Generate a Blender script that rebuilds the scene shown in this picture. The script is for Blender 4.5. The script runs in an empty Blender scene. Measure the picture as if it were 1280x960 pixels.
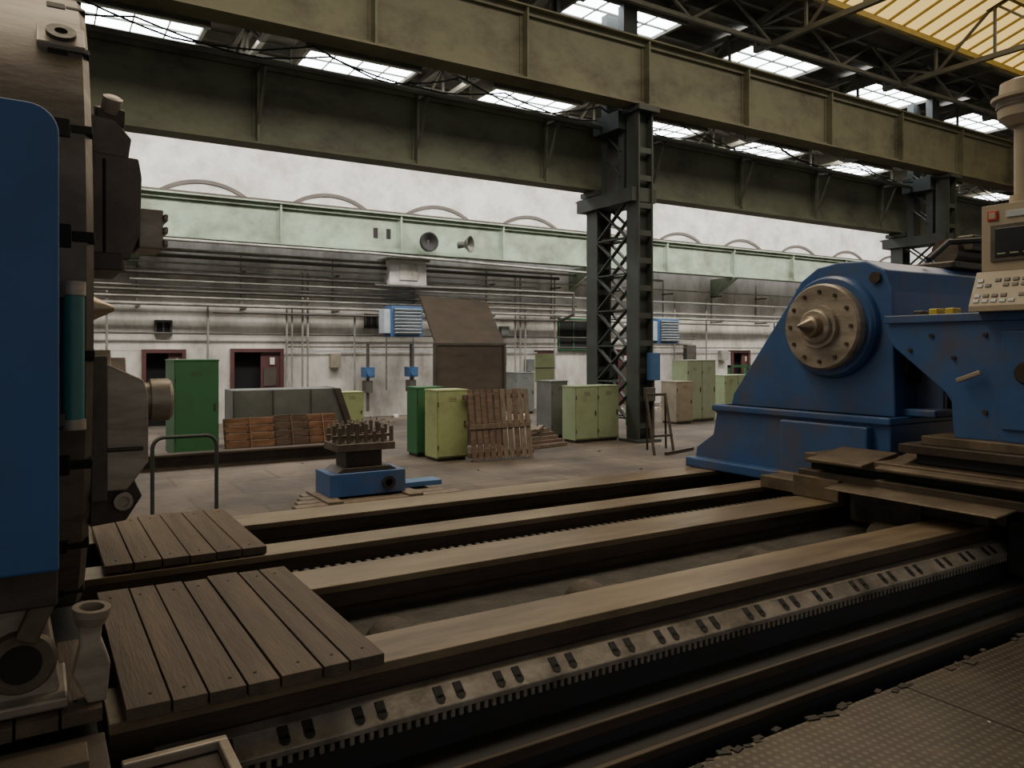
import bpy, bmesh, math, random
from mathutils import Vector, Matrix
random.seed(4)
S = bpy.context.scene
def C(h):
    h=h.lstrip('#'); r=[int(h[i:i+2],16)/255 for i in (0,2,4)]
    return tuple(((c/12.92) if c<=0.04045 else ((c+0.055)/1.055)**2.4) for c in r)+(1,)

# ------------------------------------------------------------------ materials
def pmat(name,c1,c2,scale=3,rough=.6,metal=0,bump=.15,stretch=(1,1,1),dirt=None,damt=.5,dscale=1.3,bscale=None,dpos=.5):
    m=bpy.data.materials.new(name); m.use_nodes=True; nt=m.node_tree; N=nt.nodes; L=nt.links
    b=N['Principled BSDF']; b.inputs['Roughness'].default_value=rough; b.inputs['Metallic'].default_value=metal
    tc=N.new('ShaderNodeTexCoord'); mp=N.new('ShaderNodeMapping'); mp.inputs['Scale'].default_value=stretch
    L.new(tc.outputs['Object'],mp.inputs['Vector'])
    n1=N.new('ShaderNodeTexNoise'); n1.inputs['Scale'].default_value=scale; n1.inputs['Detail'].default_value=7; n1.inputs['Roughness'].default_value=.62
    L.new(mp.outputs[0],n1.inputs['Vector'])
    cr=N.new('ShaderNodeValToRGB'); cr.color_ramp.elements[0].position=.35; cr.color_ramp.elements[1].position=.65
    cr.color_ramp.elements[0].color=C(c1); cr.color_ramp.elements[1].color=C(c2)
    L.new(n1.outputs['Fac'],cr.inputs['Fac']); col=cr.outputs['Color']
    if dirt:
        n2=N.new('ShaderNodeTexNoise'); n2.inputs['Scale'].default_value=dscale; n2.inputs['Detail'].default_value=9; n2.inputs['Roughness'].default_value=.7
        L.new(mp.outputs[0],n2.inputs['Vector'])
        r2=N.new('ShaderNodeValToRGB'); r2.color_ramp.elements[0].position=dpos-.07; r2.color_ramp.elements[1].position=dpos+.18
        r2.color_ramp.elements[0].color=(0,0,0,1); r2.color_ramp.elements[1].color=(damt,damt,damt,1)
        L.new(n2.outputs['Fac'],r2.inputs['Fac'])
        mx=N.new('ShaderNodeMixRGB'); L.new(r2.outputs['Color'],mx.inputs['Fac']); L.new(col,mx.inputs['Color1']); mx.inputs['Color2'].default_value=C(dirt)
        col=mx.outputs['Color']
    L.new(col,b.inputs['Base Color'])
    if bump:
        n3=N.new('ShaderNodeTexNoise'); n3.inputs['Scale'].default_value=bscale or scale*6; n3.inputs['Detail'].default_value=5
        L.new(mp.outputs[0],n3.inputs['Vector'])
        bp=N.new('ShaderNodeBump'); bp.inputs['Strength'].default_value=bump; bp.inputs['Distance'].default_value=.02
        L.new(n3.outputs['Fac'],bp.inputs['Height']); L.new(bp.outputs[0],b.inputs['Normal'])
    return m
def emat(name,c,s):
    m=bpy.data.materials.new(name); m.use_nodes=True; N=m.node_tree.nodes
    b=N['Principled BSDF']; b.inputs['Base Color'].default_value=C(c); b.inputs['Emission Color'].default_value=C(c); b.inputs['Emission Strength'].default_value=s
    return m

BLUE=pmat('blue_machine_paint','#2a4a7a','#335689',2.5,.42,0,.06,dirt='#574e40',damt=.8,dscale=1.9,dpos=.53)
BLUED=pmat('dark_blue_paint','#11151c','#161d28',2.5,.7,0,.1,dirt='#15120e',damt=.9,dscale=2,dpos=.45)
BLUEG=pmat('guard_blue','#285083','#2d588c',1.2,.55,0,.02,dirt='#244065',damt=.5)
STEEL=pmat('machined_steel','#8a8277','#a39a8d',3,.45,.3,.06,stretch=(1,1,4),dirt='#544a3f',damt=.7,dscale=2)
CHUCK=pmat('chuck_steel','#625b54','#7d766d',3,.5,.4,.05,stretch=(1,5,.5),dirt='#372f28',damt=.7,dscale=1.8,bscale=22)
DSTEEL=pmat('oily_steel','#38322d','#4f473f',5,.5,.25,.12,dirt='#211b16',damt=.8)
JAW=pmat('jaw_steel','#4a433c','#665d53',5,.45,.3,.08,dirt='#28221c',damt=.8)
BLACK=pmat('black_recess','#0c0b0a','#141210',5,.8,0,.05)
RAIL=pmat('rail_way_dusty','#7b6d59','#8d7e68',2.5,.36,.35,.04,stretch=(.5,3,1),dirt='#524638',damt=.85,dscale=1.4,dpos=.46)
RAILF=pmat('rail_face_oily','#3d342a','#50453a',3,.45,.35,.1,stretch=(.5,1,3),dirt='#261f18',damt=.8,dscale=2)
TROUGH=pmat('swarf_trough','#2c2925','#403c36',9,.85,0,.5,dirt='#1d1a16',damt=.8,dscale=3)
RIB=pmat('rib_casting','#3b352d','#4f473c',9,.8,.1,.4,dirt='#26211b',damt=.8,dscale=3)
CHIPS=pmat('chip_dust','#4f463a','#655948',14,.9,0,.5,dirt='#332c23',damt=.6,dscale=4)
RACK=pmat('rack_steel','#7c766d','#968f85',6,.42,.4,.1,dirt='#403930',damt=.8,dscale=4)
BOARD=pmat('oily_plank','#4a3e34','#5b4e42',2.0,.65,0,.22,stretch=(9,.8,9),dirt='#30271f',damt=.7,dscale=.9)
BOARD2=pmat('oily_plank_dark','#3f352c','#504439',2.0,.65,0,.22,stretch=(9,.8,9),dirt='#6d5845',damt=.5,dscale=1.2,dpos=.56)
WOOD=pmat('pallet_wood','#54433a','#6c594b',3,.85,0,.3,stretch=(2,2,9),dirt='#352a22',damt=.7)
WOODR=pmat('crate_wood','#6f4f3b','#8a6850',3,.85,0,.3,stretch=(1,2,5),dirt='#463322',damt=.75)
GREYW=pmat('grey_wood','#5d5145','#776a5b',3,.8,0,.3,stretch=(9,9,1.5),dirt='#3b3027',damt=.6)
GRD=pmat('dark_green_paint','#2a5a38','#336841',2,.55,0,.05,dirt='#243f2a',damt=.6,dscale=2)
GRL=pmat('light_green_paint','#7c8a6a','#8b9776',2,.6,0,.05,dirt='#5c5d49',damt=.7,dscale=2)
GRY=pmat('yellow_green_paint','#8a9666','#96a170',2,.6,0,.05,dirt='#64643f',damt=.7,dscale=2)
GRP=pmat('pale_green_cab','#7f8a75','#8f9984',2,.6,0,.05,dirt='#5a5b4c',damt=.6,dscale=2)
TAN=pmat('tan_cab','#7d7464','#8f8674',2,.6,0,.05,dirt='#4d463b',damt=.5)
GREY=pmat('grey_cab','#565956','#686b67',2,.55,0,.05,dirt='#3f403c',damt=.5)
BROWNP=pmat('brown_panel','#3e3833','#4e4741',1.5,.6,.1,.05,stretch=(1,1,3),dirt='#5f554a',damt=.5)
COL=pmat('column_paint','#2f3633','#3b423e',1.5,.6,.1,.1,dirt='#2a2620',damt=.7)
GIRD=pmat('olive_girder','#64644f','#74745d',.7,.65,0,.06,stretch=(1,1,1.6),dirt='#38332a',damt=.85,dscale=.7,dpos=.48)
GIRD2=pmat('olive_girder_dark','#575b48','#666a54',.7,.65,0,.06,stretch=(1,1,1.6),dirt='#312e26',damt=.85,dscale=.7,dpos=.48)
PALE=pmat('pale_green_girder','#829280','#909f8b',.8,.6,0,.05,stretch=(1,1,1.2),dirt='#5d5f4c',damt=.85,dscale=.9,dpos=.49)
WALL=pmat('dirty_plaster','#beb9b0','#d5d0c7',.6,.9,0,.15,stretch=(1,1,.5),dirt='#726a5f',damt=.85,dscale=.7,bscale=6,dpos=.49)
WHITE=pmat('upper_white','#bdbab4','#cbc9c4',.6,.9,0,.1,dirt='#908b82',damt=.75)
ROOF=pmat('roof_boards','#3d382f','#4f473c',1.2,.9,0,.2,stretch=(1,4,1),dirt='#2a251e',damt=.6)
TRUSS=pmat('truss_steel','#403f36','#555347',2,.7,.0,.1,dirt='#34312a',damt=.5)
PIPE=pmat('pipe_paint','#7c7a72','#9a9890',3,.5,.2,.05,dirt='#4f4b44',damt=.6)
PIPED=pmat('pipe_dark','#403e39','#54514b',3,.5,.2,.05)
MAROON=pmat('maroon_door','#45292a','#52302e',2,.6,0,.05)
DARK=pmat('dark_room','#0b0a09','#131110',2,.95,0,0)
HEAT=pmat('heater_blue','#325277','#3c5d85',2,.5,0,.03)
LOUV=pmat('louver_white','#9aa3aa','#b3bbc0',2,.5,0,.03)
BEIGE=pmat('beige_plastic','#978c79','#a69a87',3,.5,0,.03,dirt='#73695a',damt=.5,dscale=3)
SCREEN=pmat('screen_glass','#0c1112','#121819',2,.15,0,0)
BTN=pmat('button_grey','#3f3a35','#5c554d',9,.5,0,0)
RED=pmat('red_button','#a0271c','#b02c20',3,.4,0,0)
YEL=pmat('yellow_paint','#a8942f','#b5a138',3,.5,0,.03)
YELB=pmat('yellow_beam_paint','#8a7838','#9c8a42',3,.6,0,.03)
TEAL=pmat('teal_sleeve','#2a6160','#34716e',3,.4,0,.03,dirt='#1d4745',damt=.5,dscale=4)
SLAB=pmat('dusty_casting','#5a5043','#6f6353',4,.55,.25,.2,dirt='#393128',damt=.8,dscale=2.5)
PAPER=pmat('paper','#b9b4a8','#cac5ba',3,.9,0,.1)
BRASS=pmat('worn_centre_steel','#857a6a','#998d7a',4,.35,.7,.05)

def floor_mat():
    m=pmat('hall_floor','#50463b','#695d50',1.2,.8,0,.3,dirt='#2b251f',damt=.9,dscale=.5,bscale=9,dpos=.45)
    nt=m.node_tree;N=nt.nodes;L=nt.links;b=N['Principled BSDF']
    src=b.inputs['Base Color'].links[0].from_socket
    tc=[n for n in N if n.type=='TEX_COORD'][0]
    br=N.new('ShaderNodeTexBrick'); br.inputs['Scale'].default_value=1.0; br.inputs['Brick Width'].default_value=1.5; br.inputs['Row Height'].default_value=1.0; br.inputs['Mortar Size'].default_value=.03
    br.inputs['Color1'].default_value=(1,1,1,1); br.inputs['Color2'].default_value=(.7,.7,.7,1); br.inputs['Mortar'].default_value=(.5,.48,.46,1)
    L.new(tc.outputs['Object'],br.inputs['Vector'])
    mx=N.new('ShaderNodeMixRGB'); mx.blend_type='MULTIPLY'; mx.inputs['Fac'].default_value=.7
    L.new(src,mx.inputs['Color1']); L.new(br.outputs['Color'],mx.inputs['Color2']); L.new(mx.outputs[0],b.inputs['Base Color'])
    return m
FLOOR=floor_mat()
def checker_mat():
    m=pmat('checker_plate','#39332b','#494238',4,.5,.3,0,dirt='#26201a',damt=.85,dscale=1.5)
    nt=m.node_tree;N=nt.nodes;L=nt.links;b=N['Principled BSDF']
    tc=[n for n in N if n.type=='TEX_COORD'][0]
    sp=N.new('ShaderNodeSeparateXYZ'); L.new(tc.outputs['Object'],sp.inputs[0])
    def M(op,a,bb=None,v=None):
        n=N.new('ShaderNodeMath'); n.operation=op; L.new(a,n.inputs[0])
        if bb is not None: L.new(bb,n.inputs[1])
        elif v is not None: n.inputs[1].default_value=v
        return n.outputs[0]
    a=M('ADD',sp.outputs[0],sp.outputs[1]); c=M('SUBTRACT',sp.outputs[0],sp.outputs[1])
    a=M('SINE',M('MULTIPLY',a,v=80)); c=M('SINE',M('MULTIPLY',c,v=80))
    p=M('MULTIPLY',a,c); p=M('GREATER_THAN',p,v=.4)
    bp=N.new('ShaderNodeBump'); bp.inputs['Strength'].default_value=.8; bp.inputs['Distance'].default_value=.004
    L.new(p,bp.inputs['Height']); L.new(bp.outputs[0],b.inputs['Normal'])
    src=b.inputs['Base Color'].links[0].from_socket
    mx=N.new('ShaderNodeMixRGB'); L.new(M('MULTIPLY',p,v=.5),mx.inputs['Fac']); L.new(src,mx.inputs['Color1']); mx.inputs['Color2'].default_value=C('#6a6257')
    L.new(mx.outputs[0],b.inputs['Base Color'])
    return m
CHECK=checker_mat()

# ------------------------------------------------------------------ mesh builder
class MB:
    def __init__(s,name): s.n=name; s.v=[]; s.f=[]; s.m=[]; s.sm=[]; s.mats=[]
    def add(s,vs,fs,mat,smooth=False):
        if mat not in s.mats: s.mats.append(mat)
        i=s.mats.index(mat); o=len(s.v); s.v+= [Vector(v) for v in vs]
        for f in fs: s.f.append([o+k for k in f]); s.m.append(i); s.sm.append(smooth)
    def box(s,x0,x1,y0,y1,z0,z1,mat):
        vs=[(x,y,z) for x in (x0,x1) for y in (y0,y1) for z in (z0,z1)]
        s.add(vs,[(0,1,3,2),(4,6,7,5),(0,4,5,1),(2,3,7,6),(0,2,6,4),(1,5,7,3)],mat)
    def obox(s,c,size,R,mat):
        c=Vector(c); h=[k/2 for k in size]
        vs=[c+R@Vector((a*h[0],b*h[1],d*h[2])) for a in (-1,1) for b in (-1,1) for d in (-1,1)]
        s.add(vs,[(0,1,3,2),(4,6,7,5),(0,4,5,1),(2,3,7,6),(0,2,6,4),(1,5,7,3)],mat)
    def beam(s,p0,p1,w,h,mat,up=(0,0,1)):
        p0=Vector(p0);p1=Vector(p1); d=(p1-p0); l=d.length; d.normalize(); up=Vector(up)
        if abs(d.dot(up))>.99: up=Vector((1,0,0))
        sd=d.cross(up).normalized(); u=sd.cross(d)
        R=Matrix((d,sd,u)).transposed()
        s.obox((p0+p1)/2,(l,w,h),R,mat)
    def cyl(s,p0,p1,r,mat,n=16,r1=None):
        s.rev(p0,Vector(p1)-Vector(p0),[(0,r),((Vector(p1)-Vector(p0)).length,r if r1 is None else r1)],mat,n)
    def rev(s,o,axis,prof,mat,n=32):
        o=Vector(o); q=Vector(axis).normalized().to_track_quat('Z','Y')
        for j in range(len(prof)-1):
            vs=[]
            for h,r in prof[j:j+2]:
                for k in range(n):
                    a=2*math.pi*k/n; vs.append(o+q@Vector((r*math.cos(a),r*math.sin(a),h)))
            s.add(vs,[(k,(k+1)%n,n+(k+1)%n,n+k) for k in range(n)],mat,abs(prof[j][0]-prof[j+1][0])>1e-6)
        for h,r in (prof[0],prof[-1]):
            if r>1e-4:
                s.add([o+q@Vector((r*math.cos(2*math.pi*k/n),r*math.sin(2*math.pi*k/n),h)) for k in range(n)],[tuple(range(n))],mat)
    def prism(s,poly,ax,a0,a1,mat):
        n=len(poly)
        def P(p,a):
            if ax=='x': return (a,p[0],p[1])
            if ax=='y': return (p[0],a,p[1])
            return (p[0],p[1],a)
        vs=[P(p,a0) for p in poly]+[P(p,a1) for p in poly]
        s.add(vs,[tuple(range(n)),tuple(range(2*n-1,n-1,-1))]+[(k,(k+1)%n,n+(k+1)%n,n+k) for k in range(n)],mat)
    def tube(s,pts,r,mat,n=10):
        for a,b in zip(pts,pts[1:]): s.cyl(a,b,r,mat,n)
        for p in pts[1:-1]: s.ball(p,r,mat)
    def ball(s,p,r,mat,n=8):
        prof=[(r*math.sin(t),r*math.cos(t)) for t in [(-math.pi/2)+math.pi*k/n for k in range(n+1)]]
        prof=[(h,max(q,1e-5)) for h,q in prof]; s.rev(p,(0,0,1),prof,mat,10)
    def done(s,bevel=0,seg=2,parent=None):
        xs=[v.x for v in s.v]; ys=[v.y for v in s.v]; zs=[v.z for v in s.v]
        o=Vector(((min(xs)+max(xs))/2,(min(ys)+max(ys))/2,min(zs)))
        me=bpy.data.meshes.new(s.n); me.from_pydata([v-o for v in s.v],[],s.f)
        for m in s.mats: me.materials.append(m)
        for p,i,k in zip(me.polygons,s.m,s.sm): p.material_index=i; p.use_smooth=k
        bm=bmesh.new(); bm.from_mesh(me); bmesh.ops.recalc_face_normals(bm,faces=bm.faces[:]); bm.to_mesh(me); bm.free()
        ob=bpy.data.objects.new(s.n,me); ob.location=o; S.collection.objects.link(ob)
        if parent: ob.parent=parent; ob.location=o-parent.location
        if bevel:
            b=ob.modifiers.new('bevel','BEVEL'); b.width=bevel; b.segments=seg; b.limit_method='ANGLE'; b.angle_limit=math.radians(40)
        return ob
def inst(ob,loc,rz=0):
    o=bpy.data.objects.new(ob.name.split('.')[0],ob.data); o.location=loc; o.rotation_euler=(0,0,rz); S.collection.objects.link(o); return o
def empty(name,loc=(0,0,0)):
    e=bpy.data.objects.new(name,None); e.location=loc; S.collection.objects.link(e); return e

# ------------------------------------------------------------------ room
X0,X1=-14,64
b=MB('floor'); b.box(X0,X1,-6,22.3,-.2,0,FLOOR)
for i in range(150):
    x=random.uniform(6,26); y=random.uniform(19.5,21.7); s=random.uniform(.04,.13)
    b.obox((x,y,s*.3),(s*1.6,s,s*.7),Matrix.Rotation(random.uniform(0,3),3,'Z'),random.choice([WALL,GREYW,TAN,PAPER]))
for i in range(40):
    x=random.uniform(1,13); y=random.uniform(7.5,18); s=random.uniform(.012,.03)
    b.obox((x,y,s*.3),(s*1.6,s,s*.6),Matrix.Rotation(random.uniform(0,3),3,'Z'),random.choice([GREYW,DSTEEL,DSTEEL]))
b.done()
b=MB('wall_back')
doors=[(2.37,3.34,1.98),(4.57,5.92,2.0),(14.7,15.25,1.95),(24.2,25.2,1.95),(17.3,19.0,2.0)]
xs=X0
for d in sorted(doors):
    b.box(xs,d[0],22,22.3,0,d[2],WALL); xs=d[1]
b.box(xs,X1,22,22.3,0,2.0,WALL)
for d in doors:
    b.box(d[0],d[1],22,22.3,d[2],2.0,WALL) if d[2]<2.0 else None
b.box(X0,X1,22,22.3,2.0,5.6,WALL); b.box(X0,X1,22,22.3,5.6,10.4,WHITE)
b.done()
b=MB('wall_end'); b.box(X1,X1+.3,-6,22.3,0,12.5,WALL); b.done()
b=MB('trim_arches')
for k in range(-3,16):
    cx=3.85+3.5*k; hw=1.4; rise=.6; R=(hw*hw+rise*rise)/(2*rise); zc=5.95+rise-R; a0=math.asin(hw/R); N=16
    pts=[(cx+R*math.sin(-a0+2*a0*i/N), zc+R*math.cos(-a0+2*a0*i/N)) for i in range(N+1)]
    for p,q in zip(pts,pts[1:]):
        b.beam((p[0],21.98,p[1]),(q[0],21.98,q[1]),.04,.1,BROWNP)
b.done()
for i,(a,c,h) in enumerate(doors):
    b=MB('door_%d'%(i+1))
    b.box(a,c,22.2,22.25,0,h,DARK)
    b.box(a-.05,a+.05,21.93,22.2,0,h+.05,MAROON); b.box(c-.05,c+.05,21.93,22.2,0,h+.05,MAROON); b.box(a+.05,c-.05,21.93,22.2,h-.05,h+.05,MAROON)
    if c-a>.8:
        m=(a+c)/2+.1
        b.box(m,c-.05,22.0,22.06,0,h-.05,MAROON); b.box(m+.08,c-.15,21.98,22.0,1.0,h-.5,BROWNP)
        b.box(m+.25,c-.2,21.97,22.0,h-.4,h-.2,PAPER)
    b.done()
for i,(a,c,z0,z1) in enumerate([(2.62,3.05,2.42,2.76),(8.38,8.82,2.7,3.06),(15.5,16.8,2.02,3.1),(12.2,12.6,2.6,2.9)]):
    b=MB('window_%d'%(i+1)); fm=GRD if i==2 else PIPED
    b.box(a,c,21.97,22,z0,z1,BLACK)
    for q in (a,c-.05): b.box(q,q+.05,21.93,21.99,z0,z1,fm)
    b.box(a,c,21.93,21.99,z0-.04,z0+.02,fm); b.box(a,c,21.93,21.99,z1-.02,z1+.04,fm)
    b.box((a+c)/2-.02,(a+c)/2+.02,21.94,21.98,z0,z1,fm)
    b.done()

b=MB('wall_pipe_run')
rows=[(4.62,21.6,-4,20,.045),(4.45,21.5,-4,15.2,.05),(4.28,21.55,-4,32,.03),(4.12,21.7,-4,14.5,.03),(4.0,21.5,-4,13,.045),(3.82,21.6,2,36,.035),(3.68,21.7,-4,13.4,.03),(3.55,21.6,-4,16,.045),(3.38,21.5,-2,30,.035),(3.2,21.55,-4,36,.045),(3.02,21.6,4,26,.03),(2.45,21.85,-4,22,.025),(2.1,21.85,6,30,.02)]
for j,(z,y,a,c,r) in enumerate(rows): b.cyl((a,y,z),(c,y,z),r,PIPED if (r<.028 or j%3==1) else PIPE,8)
for x in [k*2.6-3 for k in range(15)]:
    b.beam((x,21.4,3.12),(x,22,3.12),.05,.05,PIPED); b.beam((x,21.4,4.14),(x,22,4.14),.05,.05,PIPED); b.beam((x,21.95,3.1),(x,21.95,4.7),.04,.04,PIPE)
for x,z0,z1 in [(1.5,0,4.4),(6.0,.3,3.3),(6.15,.3,3.3),(6.45,.3,4.2),(6.6,.3,4.2),(9.0,.8,2.4),(9.9,.5,3.4),(13.6,.4,4.5),(13.8,.4,4.5),(14.0,.4,3.4),(15.2,0,4.45),(20.8,.4,4.0),(22.5,.4,4.0),(26.5,.4,3.9),(8.0,0,3.0),(11.4,1.2,3.4),(11.9,1.0,3.2),(3.9,1,3.2)]:
    b.cyl((x,21.75,z0),(x,21.75,z1),.03,PIPE,8)
for x,z,w,h in ((7.3,1.5,.3,.4),(11.3,1.3,.35,.5),(12.8,1.5,.5,.6),(13.1,2.5,.3,.3),(14.1,1.3,.3,.4),(16.9,1.4,.3,.5),(21.5,1.5,.5,.7),(23.4,1.6,.4,.4),(.6,1.5,.4,.5)):
    b.box(x,x+w,21.8,22,z,z+h,random.choice([PIPE,PIPED,GREY,TAN]))
b.tube([(8.4,21.2,3.9),(13,20.8,3.9),(15.3,20.8,3.9),(15.3,20.8,3.2),(15.3,21.6,3.0)],.05,PIPED)
b.tube([(2,20.6,4.75),(8,20.6,4.75),(15.9,20.6,4.6),(15.9,21.5,4.2)],.04,PIPE)
pipes=b.done()
b=MB('valve_station')
for x in (8.35,9.75):
    b.cyl((x,21.6,.2),(x,21.6,2.2),.05,PIPED,10); b.box(x-.14,x+.14,21.4,21.8,1.2,1.5,HEAT); b.cyl((x,21.35,1.35),(x,21.4,1.35),.12,HEAT,14); b.box(x-.1,x+.1,21.45,21.8,.75,1.1,PIPED)
b.done(parent=pipes)
for x,z in ((9.3,2.85),(19.7,2.7)):
    b=MB('unit_heater'); b.box(x-.5,x+.5,20.9,21.4,z-.45,z+.45,HEAT)
    b.box(x-.42,x+.42,20.86,20.9,z-.38,z+.38,PIPED)
    for k in range(8): b.obox((x,20.83,z-.34+k*.098),(.84,.09,.02),Matrix.Rotation(-.6,3,'X'),LOUV)
    b.box(x-.06,x+.06,21.4,22,z-.05,z+.05,PIPED)
    b.box(x-.7,x-.5,20.95,21.35,z-.35,z+.35,LOUV)
    b.done(.01)
b=MB('ventilation_box'); b.box(8.9,10.1,21.25,22,3.95,4.7,WHITE); b.box(8.8,10.2,21.2,22,4.7,4.76,PIPE); b.box(9.2,9.8,21.22,21.25,4.1,4.6,WALL); b.done(.01)
for i,x in enumerate((9.85,10.95)):
    b=MB('loudspeaker'); yy=20.6
    if i==0: b.rev((x,20.66,5.2),(0,-1,0),[(0,.12),(.06,.29),(.16,.29),(.16,.25),(.05,.05)],BLACK,24)
    else: b.rev((x,20.6,5.2),(.6,-.8,0),[(-.1,.09),(.12,.1),(.3,.26),(.32,.26),(.31,.23),(.15,.06)],PIPED,24)
    b.box(x-.03,x+.03,20.6,20.8,5.1,5.3,PIPED)
    b.done()

# crane girders
def girder(y,xa,xb,z0,z1,mat,sp,off,fw=.45,brk=False,slots=False):
    b=MB('crane_runway_girder')
    b.box(xa,xb,y-.015,y+.015,z0+.03,z1-.03,mat); b.box(xa,xb,y-fw/2,y+fw/2,z0,z0+.035,mat); b.box(xa,xb,y-fw/2,y+fw/2,z1-.035,z1,mat)
    b.box(xa,xb,y-.05,y+.05,z1,z1+.08,DSTEEL)
    b.box(xa,xb,y-.1,y-.015,z0+.035,z0+.13,mat); b.box(xa,xb,y-.1,y-.015,z1-.14,z1-.035,mat)
    x=off
    while x>xa: x-=sp
    x+=sp
    while x<xb:
        b.box(x-.02,x+.02,y-fw/2+.03,y+fw/2-.03,z0+.03,z1-.03,mat)
        b.box(x-.08,x+.08,y-.04,y+.04,z0+.03,z1-.03,mat)
        if brk: b.beam((x,y-.05,z0+.1),(x+.02,y-.6,z1-.25),.05,.05,TRUSS); b.beam((x,y,z1-.2),(x,y-.6,z1-.2),.06,.06,TRUSS)
        x+=sp
    if brk: b.beam((xa,y-.6,z1-.2),(xb,y-.6,z1-.2),.07,.06,TRUSS)
    if slots:
        for x in (8.35,8.75): b.box(x-.07,x+.07,y-.02,y-.016,5.25,5.55,BLACK)
    return b.done()
girder(12.9,X0,X1-.5,7.33,8.8,GIRD,3.17,11.4,.5)
g2=girder(14.35,X0,X1-.5,5.72,7.25,GIRD2,3.15,9.7,.45,True)
g3=girder(21.0,X0,X1-.5,4.85,5.98,PALE,3.5,2.1,.4,False,True)
for x in (-3.15,2.1,16.1,23.1,30.1,37.1,44.1):
    b=MB('girder_bracket'); b.prism([(20.7,4.84),(22,4.84),(22,4.1)],'x',x-.12,x+.12,PALE); b.done(parent=g3)

def column(x):
    b=MB('steel_column')
    for y,zt in ((12.9,7.32),(14.35,5.71)):
        for dx in (-.19,.19):
            b.box(x+dx-.02,x+dx+.02,y-.2,y+.2,0,zt,COL)
        b.box(x-.17,x+.17,y-.02,y+.02,0,zt,COL)
        for dy in (-.19,.17): 
            z=.3
            while z<zt-.5:
                b.box(x-.19,x+.19,y+dy,y+dy+.02,z,z+.12,COL); z+=.6
        b.box(x-.3,x+.3,y-.32,y+.32,zt-.12,zt,COL); b.box(x-.33,x+.33,y-.33,y+.33,0,.06,COL)
    for dx in (-.2,.2):
        z=.5; st=.8
        while z+st<5.6:
            b.beam((x+dx,13.1,z),(x+dx,14.15,z+st),.03,.09,COL,(1,0,0)); b.beam((x+dx,14.15,z),(x+dx,13.1,z+st),.03,.09,COL,(1,0,0))
            b.beam((x+dx,13.1,z),(x+dx,14.15,z),.03,.1,COL,(1,0,0)); z+=st
        z=5.9
        while z<9.2:
            b.beam((x+dx,13.3,z),(x+dx,13.9,z+.55),.03,.08,COL,(1,0,0)); z+=.55
    b.box(x-.35,x+.35,12.75,14.75,5.25,5.55,COL); b.prism([(14.4,5.25),(14.9,5.55),(14.4,5.55)],'x',x-.3,x+.3,COL)
    for y in (13.3,13.9): b.box(x-.2,x+.2,y-.1,y+.1,5.5,9.7,COL)
    b.box(x-.4,x+.4,13.15,14.05,6.9,7.3,COL)
    return b.done()
for x in (-.95,11.3,23.5,35.7,47.9): column(x)
b=MB('electrical_box'); b.box(11.3,11.52,12.48,12.68,1.35,1.95,HEAT); b.cyl((11.42,12.6,0.05),(11.42,12.6,1.35),.03,PIPED); b.box(11.2,11.4,12.5,12.68,.9,1.2,PIPED); b.done(.01)

# roof
b=MB('ceiling'); b.box(X0,X1,11.3,22.3,10.3,10.5,ROOF)
b.box(X0,X1,-6,3.9,12.3,12.5,ROOF)
y=11.5
while y<22: b.box(X0,X1,y-.06,y+.06,10.05,10.3,TRUSS); y+=1.6
x=X0
while x<X1: b.box(x,x+.12,11.3,22,9.98,10.1,TRUSS); x+=2.65
b.done()
SKY=emat('skylight_glass','#f3f7ff',14)
SKYY=emat('yellow_glazing','#f4d07a',1.15)
def skylight(n,cx,cy,L=3.1,W=1.9,z=9.85):
    b=MB('window_%d'%n); b.box(cx-L/2,cx+L/2,cy-W/2,cy+W/2,z,z+.03,SKY)
    for q in (-W/2,W/2): b.box(cx-L/2-.1,cx+L/2+.1,cy+q-.04,cy+q+.04,z-.08,z+.4,TRUSS)
    for q in (-L/2,L/2): b.box(cx+q-.04,cx+q+.04,cy-W/2,cy+W/2,z-.08,z+.4,TRUSS)
    for k in range(1,4): b.box(cx-L/2+k*L/4-.015,cx-L/2+k*L/4+.015,cy-W/2,cy+W/2,z-.03,z,TRUSS)
    b.box(cx-L/2,cx+L/2,cy-.02,cy+.02,z-.04,z,TRUSS)
    b.done()
n=5
for k in range(-1,9):
    skylight(n,1.85+5.3*k,19.3,2.9,1.35,9.45); n+=1
for k in range(-1,8):
    skylight(n,11.6+5.25*k,13.9,2.9,1.15,9.8); n+=1
b=MB('window_%d'%n)
ya,za,yb,zb=11.25,10.1,4.0,12.3
b.add([(X0,ya,za),(X1,ya,za),(X1,yb,zb),(X0,yb,zb)],[(0,1,2,3)],SKYY)
x=X0
while x<X1: b.beam((x,ya,za-.03),(x,yb,zb-.03),.035,.06,YELB); x+=.6
for f in (.01,.25,.5,.75,1): b.beam((X0,ya+(yb-ya)*f,za+(zb-za)*f-.1),(X1,ya+(yb-ya)*f,za+(zb-za)*f-.1),.1,.14,YELB)
b.done()
def truss(ya,yb,z0,z1,zc,name):
    b=MB('roof_truss'); n=int((yb-ya)/1.3)
    def top(y): f=(yb-y)/(yb-ya); return z1+(zc-z1)*f
    P=[(ya+(yb-ya)*i/n) for i in range(n+1)]
    b.beam((0,ya,z0),(0,yb,z0),.12,.12,TRUSS); b.beam((0,ya,top(ya)),(0,yb,top(yb)),.12,.12,TRUSS)
    for i,y in enumerate(P):
        b.beam((0,y,z0),(0,y,top(y)),.06,.06,TRUSS)
        if i<n:
            if i%2: b.beam((0,y,z0),(0,P[i+1],top(P[i+1])),.06,.06,TRUSS)
            else: b.beam((0,y,top(y)),(0,P[i+1],z0),.06,.06,TRUSS)
    return b.done()
t1=truss(13.6,21.95,9.0,9.9,9.9,'a'); t2=truss(4.0,12.8,9.3,9.9,11.9,'b')
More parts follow.
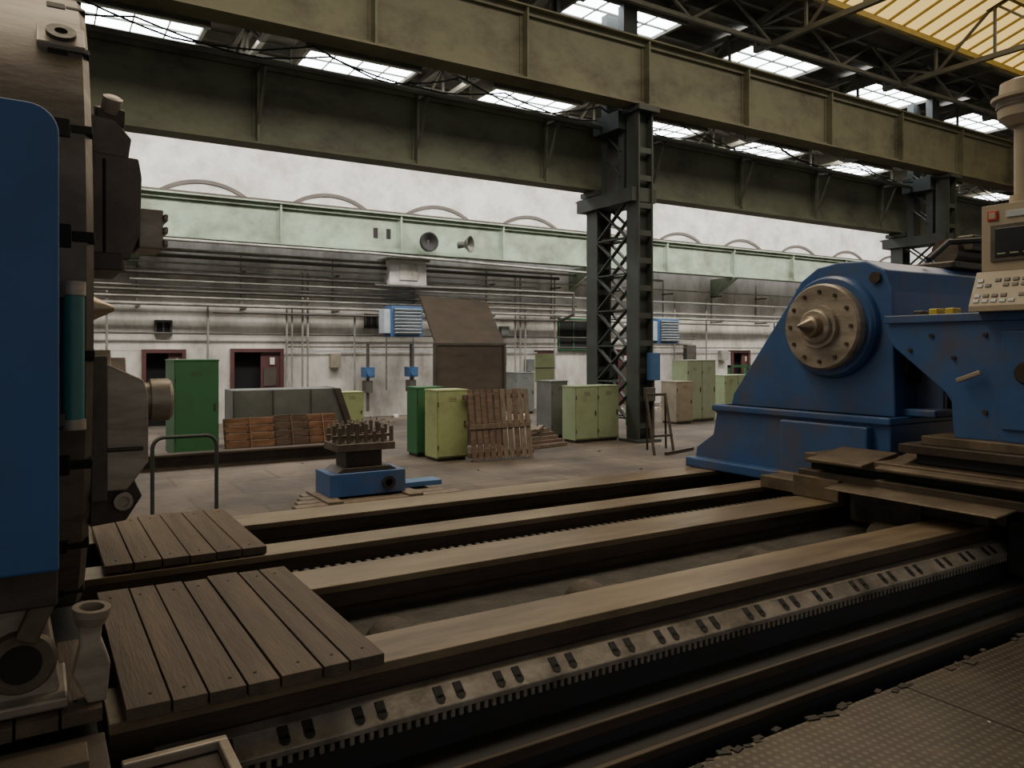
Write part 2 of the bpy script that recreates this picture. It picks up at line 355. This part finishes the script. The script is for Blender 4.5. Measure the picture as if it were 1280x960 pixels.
t1.location.x=-.95; t2.location.x=-.95
for k in range(1,12):
    inst(t1,(-.95+5.28*k,t1.location.y,t1.location.z)); inst(t2,(-.95+5.28*k,t2.location.y,t2.location.z))
b=MB('roof_bracing')
for y,z0,z1 in ((16.6,9.1,9.9),(21.3,8.8,9.9),(12.3,9.3,10.1)):
    b.beam((X0,y,z0),(X1,y,z0),.09,.09,TRUSS); b.beam((X0,y,z1),(X1,y,z1),.09,.09,TRUSS)
    x=-.95-5.28*2; k=0
    while x<X1-3:
        b.beam((x,y,z0),(x+1.32,y,z1),.06,.06,TRUSS); b.beam((x+1.32,y,z1),(x+2.64,y,z0),.06,.06,TRUSS); x+=2.64
b.done()
b=MB('overhead_cables')
for y,z,a,sag in ((13.9,7.45,-6,.3),(13.7,7.5,-5,.4)):
    x=a
    while x<40:
        L=random.uniform(2.2,4.5); pts=[(x+L*i/8,y,z-sag*random.uniform(.8,1)*math.sin(math.pi*i/8)) for i in range(9)]
        for p,q in zip(pts,pts[1:]): b.beam(p,q,.025,.025,BLACK)
        x+=L
b.done(parent=g2)

# ------------------------------------------------------------------ LATHE BED
LATHE=empty('heavy_duty_lathe',(3,3.9,0))
RA=[(4.98,5.31),(4.20,4.44),(3.49,3.81),(2.54,2.815)]
XB0,XB1=.18,13
b=MB('bed')
for i,(a,c) in enumerate(RA):
    b.box(XB0,XB1,a,c,.865,.9,RAIL)
    b.box(XB0,XB1,a+.012,c-.012,.79,.865,RAILF)
    b.box(XB0,XB1,a+.04,c-.03 if i<3 else c-.03,.02,.79,RAILF)
b.box(XB0,XB1,5.0,5.38,0,.6,BLUED)
b.box(XB0,XB1,4.43,4.99,.1,.62,TROUGH)
b.box(XB0,XB1,3.8,4.23,.1,.74,TROUGH)
b.box(XB0,XB1,2.78,3.52,.1,.735,TROUGH)
# low domed cross ribs with piles of chips beside them
for x in (1.31,2.36,3.6,4.85):
    N=14; pts=[(x+.12*math.cos(math.pi*k/N),.73+.105*math.sin(math.pi*k/N)) for k in range(N+1)]
    b.prism(pts,'y',2.8,3.14,RIB)
    b.rev((x+.15,3.04,.735),(0,0,1),[(0,.2),(.03,.13),(.065,.05),(.07,.001)],CHIPS,16)
x=1.0
b.box(XB0,XB1,3.81,3.90,.76,.86,RACK)
while x<7: b.box(x,x+.028,3.9,3.935,.80,.872,RACK); b.box(x,x+.028,3.83,3.93,.86,.875,DSTEEL); x+=.056
b.prism([(2.545,.80),(2.49,.795),(2.425,.745),(2.425,.725),(2.545,.725)],'x',.3,XB1,RACK)
x=.3
while x<9: b.box(x,x+.017,2.43,2.5,.695,.728,RACK); x+=.034
b.box(.3,XB1,2.47,2.545,.6,.73,DSTEEL)
nrm=Vector((0,-.05,.065)).normalized(); sl=Vector((0,.065,.05)).normalized(); RR=Matrix((Vector((1,0,0)),sl,nrm)).transposed()
x=.42; k=0
while x<8.5:
    for q in (0,.08):
        c=Vector((x+q,2.450,.7643)); b.rev(c-nrm*.004,nrm,[(0,.018),(.0065,.018)],BLACK,14)
        b.obox(c+sl*.024,(.036,.048,.005),RR,BLACK)
    x+=.25+(.05 if k%3==2 else 0); k+=1
b.box(XB0,XB1,2.455,2.56,.42,.7,BLUED)
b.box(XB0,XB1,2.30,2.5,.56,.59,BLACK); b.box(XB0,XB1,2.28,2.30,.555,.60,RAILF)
b.box(XB0,XB1,2.29,2.56,.3,.56,BLUED)
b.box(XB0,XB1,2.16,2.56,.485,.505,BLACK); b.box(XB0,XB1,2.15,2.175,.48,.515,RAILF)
b.box(XB0,XB1,2.17,2.56,0,.485,BLUED)
b.done(.004,1,LATHE)

def planks(y0,y1,xa,xb,n,name,ws=None):
    b=MB(name); ws=ws or [1]*n; t=sum(ws); x=xa
    for i in range(n):
        w=(xb-xa)*ws[i]/t
        d=random.uniform(0,.03); e=random.uniform(0,.03); z=random.uniform(0,.006)
        b.box(x+.003,x+w-.004,y0-d*.3,y1+e,.905+z,.945+z,random.choice([BOARD,BOARD2]))
        for yy in (y0+.08,y1-.1): b.rev((x+w*.5+random.uniform(-.02,.02),yy,.94),(0,0,1),[(0,.006),(.007+z,.006)],BLACK,8)
        x+=w
    b.box(xa+.01,xb-.01,y0+.33,y0+.39,.902,.905,BOARD2)
    b.done(.004,1)
planks(2.5,3.76,.22,1.03,7,'plank_cover',[1.1,.9,1,.9,1.2,.8,1.1])
planks(4.22,5.37,.28,1.06,6,'plank_cover')
planks(2.56,3.2,-.5,.17,6,'plank_cover')

# ------------------------------------------------------------------ HEADSTOCK + CHUCK
AY,AZ=3.93,2.19
b=MB('headstock')
b.box(-3.2,.16,2.3,5.5,0,.86,BLUED)
b.prism([(2.55,.86),(5.4,.86),(5.3,2.9),(4.9,3.3),(3.0,3.3),(2.6,2.9)],'x',-3.2,-.62,BLUE)
b.rev((-.62,AY,AZ),(1,0,0),[(0,.8),(.1,.75)],DSTEEL,40)
r=.075; xr=.052; zt=2.655; pts=[(-1.6,1.41),(xr,1.41)]
for k in range(9):
    a=math.pi/2*k/8; pts.append((xr-r+r*math.cos(a),zt-r+r*math.sin(a)))
pts.append((-1.6,zt+.02))
b.prism(pts,'y',2.38,2.56,BLUEG)
b.box(-1.5,-.3,2.5,2.6,.86,1.42,BLUED)
b.box(-.3,.05,2.44,2.55,1.3,1.41,DSTEEL)
b.done(.008,3,LATHE)
b=MB('chuck'); R=1.27
b.rev((0,AY,AZ),(1,0,0),[(-.5,.85),(-.36,.95),(-.36,R-.02),(-.34,R),(.13,R),(.15,R-.02),(.15,.28),(.165,.28),(.165,.1)],CHUCK,128)
def ringbox(th,r0,r1,tw,xa,xb,mat):
    rad=Vector((0,-math.cos(th),math.sin(th))); tan=Vector((0,math.sin(th),math.cos(th)))
    Rm=Matrix((Vector((1,0,0)),rad,tan)).transposed()
    b.obox(Vector(((xa+xb)/2,AY,AZ))+rad*((r0+r1)/2),(xb-xa,r1-r0,tw),Rm,mat)
for k in range(22):
    th=math.radians(7+k*360/22)
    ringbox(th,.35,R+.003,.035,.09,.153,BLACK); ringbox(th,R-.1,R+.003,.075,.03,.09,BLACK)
for k in (2,3):
    th=math.radians([31,-31,149,-149][k])
    ringbox(th,.5,1.12,.34,.15,.235,DSTEEL); ringbox(th,.6,1.08,.29,.235,.33,STEEL); ringbox(th,.62,.84,.22,.33,.40,STEEL)
# upper near jaw
b.prism([(.15,2.31),(.27,2.31),(.305,2.40),(.31,2.60),(.30,2.66),(.15,2.67)],'y',2.93,3.25,JAW)
b.box(.15,.25,2.91,3.28,2.27,2.33,DSTEEL)
b.box(.19,.20,2.925,2.935,2.33,2.65,BLACK)
b.box(.305,.385,2.98,3.2,2.36,2.50,STEEL)
for q in range(3): b.box(.385,.40,2.97,3.21,2.37+.045*q,2.395+.045*q,STEEL)
b.prism([(.15,2.66),(.27,2.66),(.28,2.73),(.23,2.79),(.15,2.80)],'y',2.95,3.2,JAW)
b.obox((.215,3.0,2.81),(.09,.1,.06),Matrix.Rotation(.3,3,'X'),DSTEEL); b.rev((.215,2.97,2.82),(.15,-.5,.8),[(0,.032),(.05,.032),(.055,.02)],STEEL,10)
# lower near jaw
b.prism([(.155,1.95),(.20,1.955),(.31,1.90),(.325,1.85),(.325,1.62),(.26,1.53),(.155,1.53)],'y',2.88,3.24,STEEL)
b.box(.15,.20,2.86,3.28,1.5,1.98,JAW); b.prism([(.15,1.56),(.28,1.57),(.31,1.5),(.26,1.42),(.15,1.41)],'y',2.92,3.25,DSTEEL)
b.box(.155,.31,2.875,2.885,1.66,1.675,DSTEEL)
b.rev((.32,2.98,1.825),(1,0,0),[(0,.062),(.02,.062),(.02,.075),(.08,.075),(.09,.066)],STEEL,28); b.rev((.41,2.98,1.825),(1,0,0),[(0,.03),(.002,.03)],BLACK,6)
b.rev((.25,2.92,1.49),(0,-1,0),[(0,.03),(.03,.03),(.03,.018),(.02,.018)],STEEL,14)
ringbox(math.radians(42),1.1,1.29,.12,.0,.14,STEEL)
th=math.radians(42); rad=Vector((0,-math.cos(th),math.sin(th))); b.rev(Vector((.07,AY,AZ))+rad*1.285,rad,[(0,.045),(.02,.045),(.02,.02),(.008,.02)],DSTEEL,14)
b.rev((.15,AY,AZ),(1,0,0),[(0,.11),(.03,.11),(.03,.075),(.15,.012),(.153,.001)],BRASS,24)
b.done(.005,2,LATHE)
b=MB('coolant_sleeve'); b.cyl((.09,2.57,1.80),(.09,2.57,2.16),.03,TEAL,20); b.cyl((.09,2.57,2.16),(.09,2.57,2.2),.034,STEEL,16); b.cyl((.09,2.57,1.77),(.09,2.57,1.8),.034,STEEL,16)
b.box(-.02,.07,2.54,2.6,2.15,2.19,DSTEEL); b.box(-.02,.07,2.54,2.6,1.78,1.82,DSTEEL); b.done(.003,2,LATHE)

b=MB('steady_rest_bracket')
b.prism([(-.26,.95),(.05,.95),(.06,1.0),(.03,1.2),(-.03,1.29),(-.1,1.30),(-.24,1.08)],'y',2.66,2.86,STEEL)
b.rev((-.04,2.66,1.09),(0,-1,0),[(0,.095),(.02,.085)],SLAB,24); b.rev((-.04,2.638,1.09),(0,-1,0),[(0,.055),(.005,.055)],BLACK,20)
b.box(-.28,.08,2.60,2.9,.952,.985,STEEL); b.obox((.0,2.64,1.22),(.06,.05,.14),Matrix.Rotation(.4,3,'Y'),SLAB)
b.cyl((-.08,2.72,1.28),(-.08,2.72,1.34),.03,STEEL,12)
b.done(.008)
b=MB('clamping_jaw')
b.prism([(.13,.95),(.18,.95),(.19,1.06),(.165,1.14),(.17,1.2),(.105,1.21),(.11,1.12),(.09,1.04)],'y',2.60,2.67,STEEL)
b.rev((.135,2.60,1.19),(.1,-.1,1),[(0,.04),(.03,.052),(.05,.052),(.05,.034),(.02,.034)],STEEL,20)
b.done(.006)
b=MB('rack_end_bracket'); b.box(.2,.48,2.14,2.38,.80,.83,DSTEEL); b.box(.2,.48,2.36,2.39,.83,.86,STEEL); b.box(.45,.48,2.14,2.36,.83,.86,STEEL); b.box(.2,.48,2.14,2.17,.83,.86,STEEL); b.box(.22,.46,2.2,2.42,.6,.80,DSTEEL); b.done(.005,2,LATHE)
b=MB('steel_plate'); b.box(-.25,.17,2.31,2.54,.86,.885,JAW); b.box(-.1,.12,2.33,2.45,.885,.91,SLAB); b.done(.004,2,LATHE)

# ------------------------------------------------------------------ TAILSTOCK
b=MB('tailstock')
body=[(5.02,1.45),(4.98,1.6),(4.33,2.45),(4.24,2.58),(4.08,2.68),(3.88,2.71),(3.64,2.70),(3.48,2.62),(3.42,2.45),(3.40,1.45)]
b.prism(body,'x',5.5,8.4,BLUE)
base=[(5.36,.9),(5.33,1.08),(5.12,1.22),(5.06,1.5),(3.36,1.5),(3.36,.9)]
b.prism(base,'x',5.38,8.6,BLUE)
b.box(5.3,8.6,3.5,4.3,.9,1.42,BLUE); b.box(5.26,5.5,4.25,5.36,.9,.99,BLUE); b.box(5.24,5.5,3.5,4.3,.9,1.0,SLAB)
b.box(5.34,8.6,3.34,5.1,1.44,1.5,BLUE)
b.rev((5.42,AY,AZ),(1,0,0),[(0,.39),(.03,.41),(.1,.42)],BLUE,48)
b.rev((5.33,AY,AZ),(1,0,0),[(-.0,.0005),(0,.14),(.0,.33),(.02,.345),(.1,.345)],STEEL,56)
for k in range(12):
    a=2*math.pi*k/12; p=Vector((5.318,AY+.28*math.cos(a),AZ+.28*math.sin(a))); b.rev(p,(1,0,0),[(0,.016),(.02,.016)],DSTEEL,10)
b.rev((5.25,AY,AZ),(1,0,0),[(0,.12),(.01,.135),(.04,.14),(.04,.17),(.09,.175)],STEEL,40)
b.rev((5.05,AY,AZ),(1,0,0),[(0,.002),(.13,.06),(.14,.08),(.21,.09)],BRASS,32)
b.rev((5.47,3.55,2.56),(1,0,0),[(0,.045),(.05,.045)],DSTEEL,16)
for x in (5.8,6.15,6.5,6.85):
    b.box(x,x+.06,3.2,3.42,1.5,1.95,BLUE)
b.box(5.7,8.4,3.3,3.42,1.95,2.02,BLUE); b.box(5.6,8.4,3.15,3.42,1.5,1.56,BLUE)
b.rev((5.72,3.42,1.86),(0,-1,0),[(0,.11),(.05,.11),(.05,.07),(.02,.07)],BLUED,20)
for x in (5.9,6.3,6.7,7.1): b.rev((x,3.28,1.56),(0,0,1),[(0,.04),(.16,.04),(.17,.03)],DSTEEL,8)
b.box(6.6,8.2,3.55,4.1,2.7,2.76,DSTEEL); b.cyl((6.9,3.8,2.88),(7.7,3.8,2.88),.12,DSTEEL,20)
b.box(7.0,7.4,3.6,3.75,2.88,3.02,DSTEEL); b.tube([(6.3,3.6,2.75),(6.6,3.6,2.92),(7.2,3.5,2.98),(8.0,3.5,2.98)],.025,BLUED)
b.box(7.8,8.2,3.6,4.1,2.76,2.95,BLUE)
b.done(.018,3,LATHE)

# ------------------------------------------------------------------ CARRIAGE
b=MB('carriage')
cs=[(2.1,2.24),(3.26,2.21),(3.27,2.10),(3.22,2.02),(2.86,1.72),(2.82,1.66),(2.80,1.42),(2.1,1.42)]
b.prism(cs,'x',5.2,6.3,BLUE)
b.box(5.17,6.3,2.1,3.28,2.19,2.245,BLUE)
b.box(5.18,5.25,2.1,2.5,1.5,2.12,BLUE)
for y,z in ((3.1,2.0),(2.95,2.1),(2.8,1.95),(2.6,2.1),(2.6,1.6)): b.rev((5.185,y,z),(1,0,0),[(0,.015),(.02,.015)],DSTEEL,8)
b.rev((5.16,2.35,1.86),(1,0,0),[(0,.06),(.03,.08)],DSTEEL,20)
b.beam((5.14,2.75,1.8),(5.14,2.6,1.86),.03,.03,STEEL)
b.box(5.3,5.4,2.97,3.03,2.245,2.29,YEL); b.box(5.3,5.4,2.86,2.92,2.245,2.29,YEL); b.box(5.3,5.5,3.08,3.14,2.245,2.28,DSTEEL)
b.box(5.12,6.3,2.05,2.98,1.36,1.42,SLAB); b.box(5.05,6.3,2.05,3.1,1.30,1.36,DSTEEL); b.box(5.1,6.3,2.1,3.0,1.23,1.3,BLUED)
b.box(5.0,6.3,2.0,3.82,1.15,1.22,SLAB); b.prism([(5.35,1.225),(4.93,1.17),(4.93,1.19),(5.35,1.27)],'y',2.25,3.2,SLAB)
b.prism([(5.3,1.22),(4.86,1.18),(4.86,1.2),(5.3,1.26)],'y',3.25,3.7,SLAB)
b.box(4.95,6.3,1.95,3.84,1.04,1.10,DSTEEL); b.box(5.05,6.3,2.0,3.8,1.1,1.15,BLUED)
b.prism([(5.2,1.05),(4.72,1.02),(4.72,1.032),(5.2,1.07)],'y',2.3,3.45,SLAB)
b.box(5.02,6.4,2.5,3.84,.903,1.04,DSTEEL)
b.box(4.98,5.5,2.9,3.42,.78,1.04,DSTEEL); b.box(4.9,5.1,3.46,3.85,.903,1.06,SLAB); b.box(4.95,5.2,3.85,4.2,.903,1.0,SLAB)
b.box(5.2,6.8,1.95,2.4,.55,1.04,BLUED); b.box(5.15,6.8,1.9,2.38,.95,1.0,DSTEEL); b.rev((5.5,1.95,.75),(0,-1,0),[(0,.1),(.06,.1)],DSTEEL,18)
b.box(5.1,5.2,2.2,2.42,.62,.95,BLUED)
b.box(5.12,5.3,2.44,2.6,.9,1.04,SLAB)
b.done(.008,2,LATHE)

b=MB('control_pendant')
b.box(5.15,5.5,1.98,2.60,2.50,2.92,BEIGE)
b.box(5.135,5.15,2.02,2.54,2.56,2.79,BTN); b.box(5.128,5.136,2.05,2.51,2.585,2.765,SCREEN)
b.prism([(5.5,2.245),(5.05,2.245),(5.05,2.28),(5.15,2.50),(5.5,2.50)],'y',1.98,2.63,BEIGE)
d=Vector((.10,0,.22)).normalized(); nn=Vector((-.22,0,.10)).normalized(); Rm=Matrix((d,Vector((0,1,0)),nn)).transposed()
for i in range(5):
    for j in range(11):
        p=Vector((5.062,2.59-.052*j,2.31))+d*(i*.036)
        if (i+j)%7==5 or i==2: continue
        b.obox(p,(.022,.034,.01),Rm,BTN if (i*j)%7 else LOUV)
b.box(5.137,5.15,2.5,2.56,2.82,2.88,RED); b.box(5.134,5.138,2.51,2.55,2.83,2.87,BEIGE); b.box(5.14,5.15,2.32,2.45,2.83,2.87,LOUV); b.box(5.14,5.15,2.1,2.25,2.83,2.87,BTN)
for k in range(6): b.box(5.122,5.13,2.07+.075*k,2.12+.075*k,2.60,2.61,GRL)
b.cyl((5.3,2.43,2.92),(5.3,2.43,3.42),.045,BEIGE,24); b.cyl((5.3,2.43,2.92),(5.3,2.43,2.98),.07,BEIGE,24)
b.rev((5.3,2.42,3.42),(0,0,1),[(0,.09),(.05,.14),(.15,.15),(.16,.18),(.18,.18),(.18,.14),(.27,.13),(.29,.08)],BEIGE,32)
b.rev((5.3,2.42,3.53),(0,0,1),[(0,.153),(.03,.153)],BTN,32)
b.done(.006,2,LATHE)

# ------------------------------------------------------------------ near floor
FZ=.45
b=MB('checker_plate_floor'); b.box(-3,12,-3,2.08,FZ-.03,FZ,CHECK); b.box(-3,12,-3,2.06,0,FZ-.03,DSTEEL)
for x in (-1,1.2,3.4,5.6,7.8): b.box(x,x+.012,-3,2.08,FZ,FZ+.003,DSTEEL)
b.box(-3,12,.7,.712,FZ,FZ+.003,DSTEEL)
for i in range(70):
    x=random.uniform(1.2,6.8); y=2.10-abs(random.gauss(0,.03)); s=random.uniform(.008,.02)
    b.obox((x,y,FZ+s*.1),(s*3,s*1.6,s*.5),Matrix.Rotation(random.uniform(-.4,.4),3,'Z'),TROUGH)
for i in range(14):
    x=random.uniform(1.5,5); y=random.uniform(.9,2.0); s=random.uniform(.003,.007)
    b.obox((x,y,FZ+s*.2),(s*2,s,s*.5),Matrix.Rotation(random.uniform(0,3),3,'Z'),random.choice([CHIPS,PAPER,SLAB]))
for x,y,s in ((2.72,1.20,.03),(2.75,1.32,.02),(2.66,1.12,.02)):
    b.obox((x,y,FZ+.006),(s*2,s,.006),Matrix.Rotation(random.uniform(0,3),3,'Z'),PAPER)
b.done()

# ------------------------------------------------------------------ hall objects
def cabinet(x0,x1,y0,y1,h,mat,doors=1,name='metal_cabinet',z0=0,side=None):
    b=MB(name); b.box(x0,x1,y0,y1,z0+.06,z0+h,side or mat); b.box(x0+.03,x1-.03,y0+.03,y1-.03,z0,z0+.06,DSTEEL)
    w=(x1-x0)/doors
    for i in range(doors):
        a=x0+i*w+.015; c=x0+(i+1)*w-.015
        b.box(a,c,y0-.018,y0,z0+.09,z0+h-.03,mat)
        b.box(c-.07,c-.04,y0-.035,y0-.018,z0+h*.48,z0+h*.56,DSTEEL)
        for q in range(3): b.box(a+w*.35,c-w*.35,y0-.021,y0-.018,z0+h*.84+q*.03,z0+h*.84+q*.03+.008,DSTEEL)
        for q in (.2,.8): b.box(a-.01,a+.01,y0-.026,y0-.01,z0+h*q-.04,z0+h*q+.04,DSTEEL)
    b.box(x0-.01,x1+.01,y0-.02,y1+.01,z0+h-.02,z0+h+.01,mat)
    return b.done(.005,1)
cabinet(2.13,2.9,15.1,16.2,1.82,GRD,1,'tool_locker')
cabinet(6.1,6.72,12.4,12.9,1.28,GRY,1)
cabinet(6.05,6.6,13.15,13.6,1.3,GRD,1)
cabinet(9.85,11.05,13.32,13.8,1.22,GRL,2)
cabinet(9.9,10.35,14.3,14.9,1.3,GREY,1)
cabinet(15.4,16.5,15.6,16.2,1.72,GRP,2,side=GRL)
cabinet(14.7,15.3,15.3,15.9,1.15,TAN,1)
cabinet(13.0,13.5,14.9,15.4,1.15,GRD,1)
cabinet(6.1,6.7,17.6,18.1,1.0,GRY,1)
cabinet(18.6,19.8,17.2,17.8,1.2,GRL,2)
cabinet(12.7,13.4,20.3,20.9,1.3,GREY,1)
b=MB('machine_cover'); b.prism([(3.4,0),(5.95,0),(5.6,1.18),(3.4,1.18)],'y',16.3,17.1,GREY)
for x in (3.4,4.2,5.0): b.box(x,x+.03,16.27,16.3,0,1.18,PIPED)
b.prism([(5.5,1.18),(5.64,1.18),(6.05,0),(5.91,0)],'y',16.2,17.15,BROWNP); b.done(.01)
b=MB('bench_frame'); 
for x,y in ((19.9,18.2),(21.6,18.2),(19.9,19.0),(21.6,19.0)): b.box(x,x+.08,y,y+.08,0,1.5,GRD)
b.box(19.9,21.68,18.2,19.08,.75,.85,GRL); b.box(19.9,21.68,18.2,18.28,1.42,1.5,GRD); b.box(20.1,21.3,18.25,18.95,.1,.7,GRL); b.done()
b=MB('wooden_pallet')
for (xa,xb,h,m) in ((3.05,3.95,.70,WOODR),(3.98,4.62,.73,WOOD),(4.65,5.22,.72,WOODR)):
    n_=5; w_=h/n_
    for i in range(n_):
        b.beam((xa,15.12+.05*i,(i+.5)*w_),(xb,15.12+.05*i,(i+.5)*w_),.025,w_*.92,m)
    for x in (xa+.03,(xa+xb)/2,xb-.03): b.beam((x,15.17,0.0),(x,15.42,h-.02),.09,.06,WOOD,(0,1,0))
    b.beam(((xa+xb)/2,15.08,.01),((xa+xb)/2,15.33,h),.02,.09,m,(0,1,0))
b.done(.003,1)
b=MB('wooden_pallet'); x0,x1=6.6,7.9; 
def LP(s,d=0): return (12.0+.28*s/1.3+d, s)
for i in range(10):
    x=x0+i*(x1-x0-.11)/9+.055
    y0_,z0_=LP(.03); y1_,z1_=LP(1.28); sh=random.uniform(-.02,.02)
    b.beam((x,y0_,z0_),(x+sh+.05,y1_,z1_),.1,.02,random.choice([WOOD,WOOD,GREYW]),(0,-1,.2))
for s in (.12,.65,1.15):
    y_,z_=LP(s,.05); b.beam((x0-.03,y_,z_),(x1+.05,y_,z_),.07,.09,WOOD)
y_,z_=LP(.62,-.03); b.beam((x0,y_,z_),(x1,y_,z_),.02,.09,GREYW)
b.done(.003,1)
b=MB('machine_guard_panel')
b.box(6.8,8.42,13.88,13.92,.05,2.12,BROWNP)
b.add([(6.8,13.88,2.12),(8.42,13.88,2.12),(8.25,14.35,3.05),(6.66,14.35,3.12)],[(0,1,2,3)],BROWNP)
b.add([(6.8,13.92,2.12),(8.42,13.92,2.12),(8.25,14.39,3.05),(6.66,14.39,3.12)],[(3,2,1,0)],BROWNP)
for x in (6.8,8.4): b.box(x-.03,x+.03,13.85,13.95,0,2.14,PIPED)
b.box(6.8,8.42,13.86,13.9,2.1,2.15,PIPED)
for x in (6.85,8.37): b.beam((x,13.9,1.2),(x,14.7,.03),.05,.05,PIPED); b.beam((x,13.9,.04),(x,14.7,.04),.05,.05,PIPED)
b.done()
b=MB('notice_board'); b.box(10.6,11.15,16.0,16.04,1.2,1.92,GRL); b.box(10.57,11.18,15.99,16.0,1.55,1.57,PIPED); b.cyl((10.88,16.06,0),(10.88,16.06,1.9),.03,PIPED); b.rev((10.88,16.06,0),(0,0,1),[(0,.25),(.03,.25)],PIPED,16); b.done()
b=MB('scrap_timber_stack')
for i in range(5):
    b.beam((8.5+.05*i,13.0+.1*i,.04+.07*i),(9.5-.06*i,13.2+.08*i,.04+.07*i),.12,.06,random.choice([GREYW,WOOD]))
b.beam((8.7,13.1,.36),(9.1,13.5,.40),.1,.05,GREYW); b.done()
b=MB('steel_trestle')
for x in (10.0,10.5):
    b.beam((x,11.0,0),(x+.1,11.35,1.15),.04,.04,DSTEEL); b.beam((x+.45,11.7,0),(x+.1,11.35,1.15),.04,.04,DSTEEL)
b.beam((10.1,11.35,1.13),(10.6,11.35,1.13),.05,.05,DSTEEL); b.beam((10.0,11.1,.35),(10.55,11.1,.35),.04,.04,DSTEEL)
b.beam((10.2,10.9,0.03),(11.2,11.2,.03),.06,.06,DSTEEL); b.done()
b=MB('steel_beam'); b.box(1.1,5.2,13.85,14.15,0,.03,DSTEEL); b.box(1.1,5.2,13.85,14.15,.23,.26,RAILF); b.box(1.1,5.2,13.98,14.02,.03,.23,DSTEEL); b.done()
b=MB('handrail'); x0,x1,y,h=1.1,1.78,9.4,1.02; r=.12
pts=[(x0,y,0),(x0,y,h-r)]+[(x0+r-r*math.cos(math.pi/2*k/5),y,h-r+r*math.sin(math.pi/2*k/5)) for k in range(1,6)]+[(x1-r+r*math.sin(math.pi/2*k/5),y,h-r+r*math.cos(math.pi/2*k/5)) for k in range(0,6)]+[(x1,y,0)]
b.tube(pts,.022,COL); b.cyl((x0,y,0),(x0,y,.02),.06,COL); b.cyl((x1,y,0),(x1,y,.02),.06,COL); b.done()
b=MB('wooden_dunnage')
for i in range(4): b.box(2.7+.1*i,5.0-.15*i,9.35+i*.24,9.55+i*.24,0,.07,GREYW)
b.box(3.1,3.3,9.35,10.3,.07,.1,GREYW); b.box(4.2,4.4,9.35,10.3,.07,.1,GREYW); b.done(.003,1)
b=MB('machining_fixture')
b.box(3.2,4.25,9.6,10.2,.1,.40,BLUE); b.prism([(3.3,.40),(4.15,.40),(4.05,.46),(3.4,.46)],'y',9.65,10.15,DSTEEL)
b.rev((4.0,9.6,.24),(0,-1,0),[(0,.09),(.04,.09),(.04,.05),(.0,.05)],BLUED,20); b.box(4.25,4.9,9.8,10.1,.1,.17,HEAT)
b.box(3.45,3.95,9.7,10.1,.46,.68,DSTEEL); b.box(3.3,4.1,9.6,10.15,.68,.78,JAW)
for i in range(7):
    for j in range(3):
        x=3.33+i*.12; y=9.65+j*.22; h=random.uniform(.15,.26)
        b.box(x,x+.045,y,y+.045,.78,.78+h,JAW)
        b.rev((x+.022,y+.022,.78+h),(0,0,1),[(0,.014),(.05,.014)],STEEL,8)
b.box(3.28,4.12,9.75,9.8,.84,.88,JAW); b.box(3.28,4.12,9.98,10.02,.84,.88,JAW)
b.done(.006,1)

# ------------------------------------------------------------------ light
w=bpy.data.worlds.new('world'); S.world=w; w.use_nodes=True
bg=w.node_tree.nodes['Background']; bg.inputs[0].default_value=(1,.93,.85,1); bg.inputs[1].default_value=.32
def area(name,loc,sx,sy,e,col,rot=(0,0,0)):
    l=bpy.data.lights.new(name,'AREA'); l.shape='RECTANGLE'; l.size=sx; l.size_y=sy; l.energy=e; l.color=col
    o=bpy.data.objects.new(name,l); o.location=loc; o.rotation_euler=rot; S.collection.objects.link(o)
area('skylight_daylight_back',(16,17.6,8.9),44,1.0,3900,(1,.94,.86),(math.radians(28),0,0))
area('lantern_daylight',(8,7,10.8),30,3,1900,(1,.89,.74))

cam=bpy.data.cameras.new('camera'); co=bpy.data.objects.new('camera',cam); S.collection.objects.link(co); S.camera=co
cam.sensor_width=36; cam.lens=27; cam.shift_y=-42/1280; co.location=(0,0,2); co.rotation_euler=(math.radians(90),0,-math.asin(.5265)); cam.clip_end=300
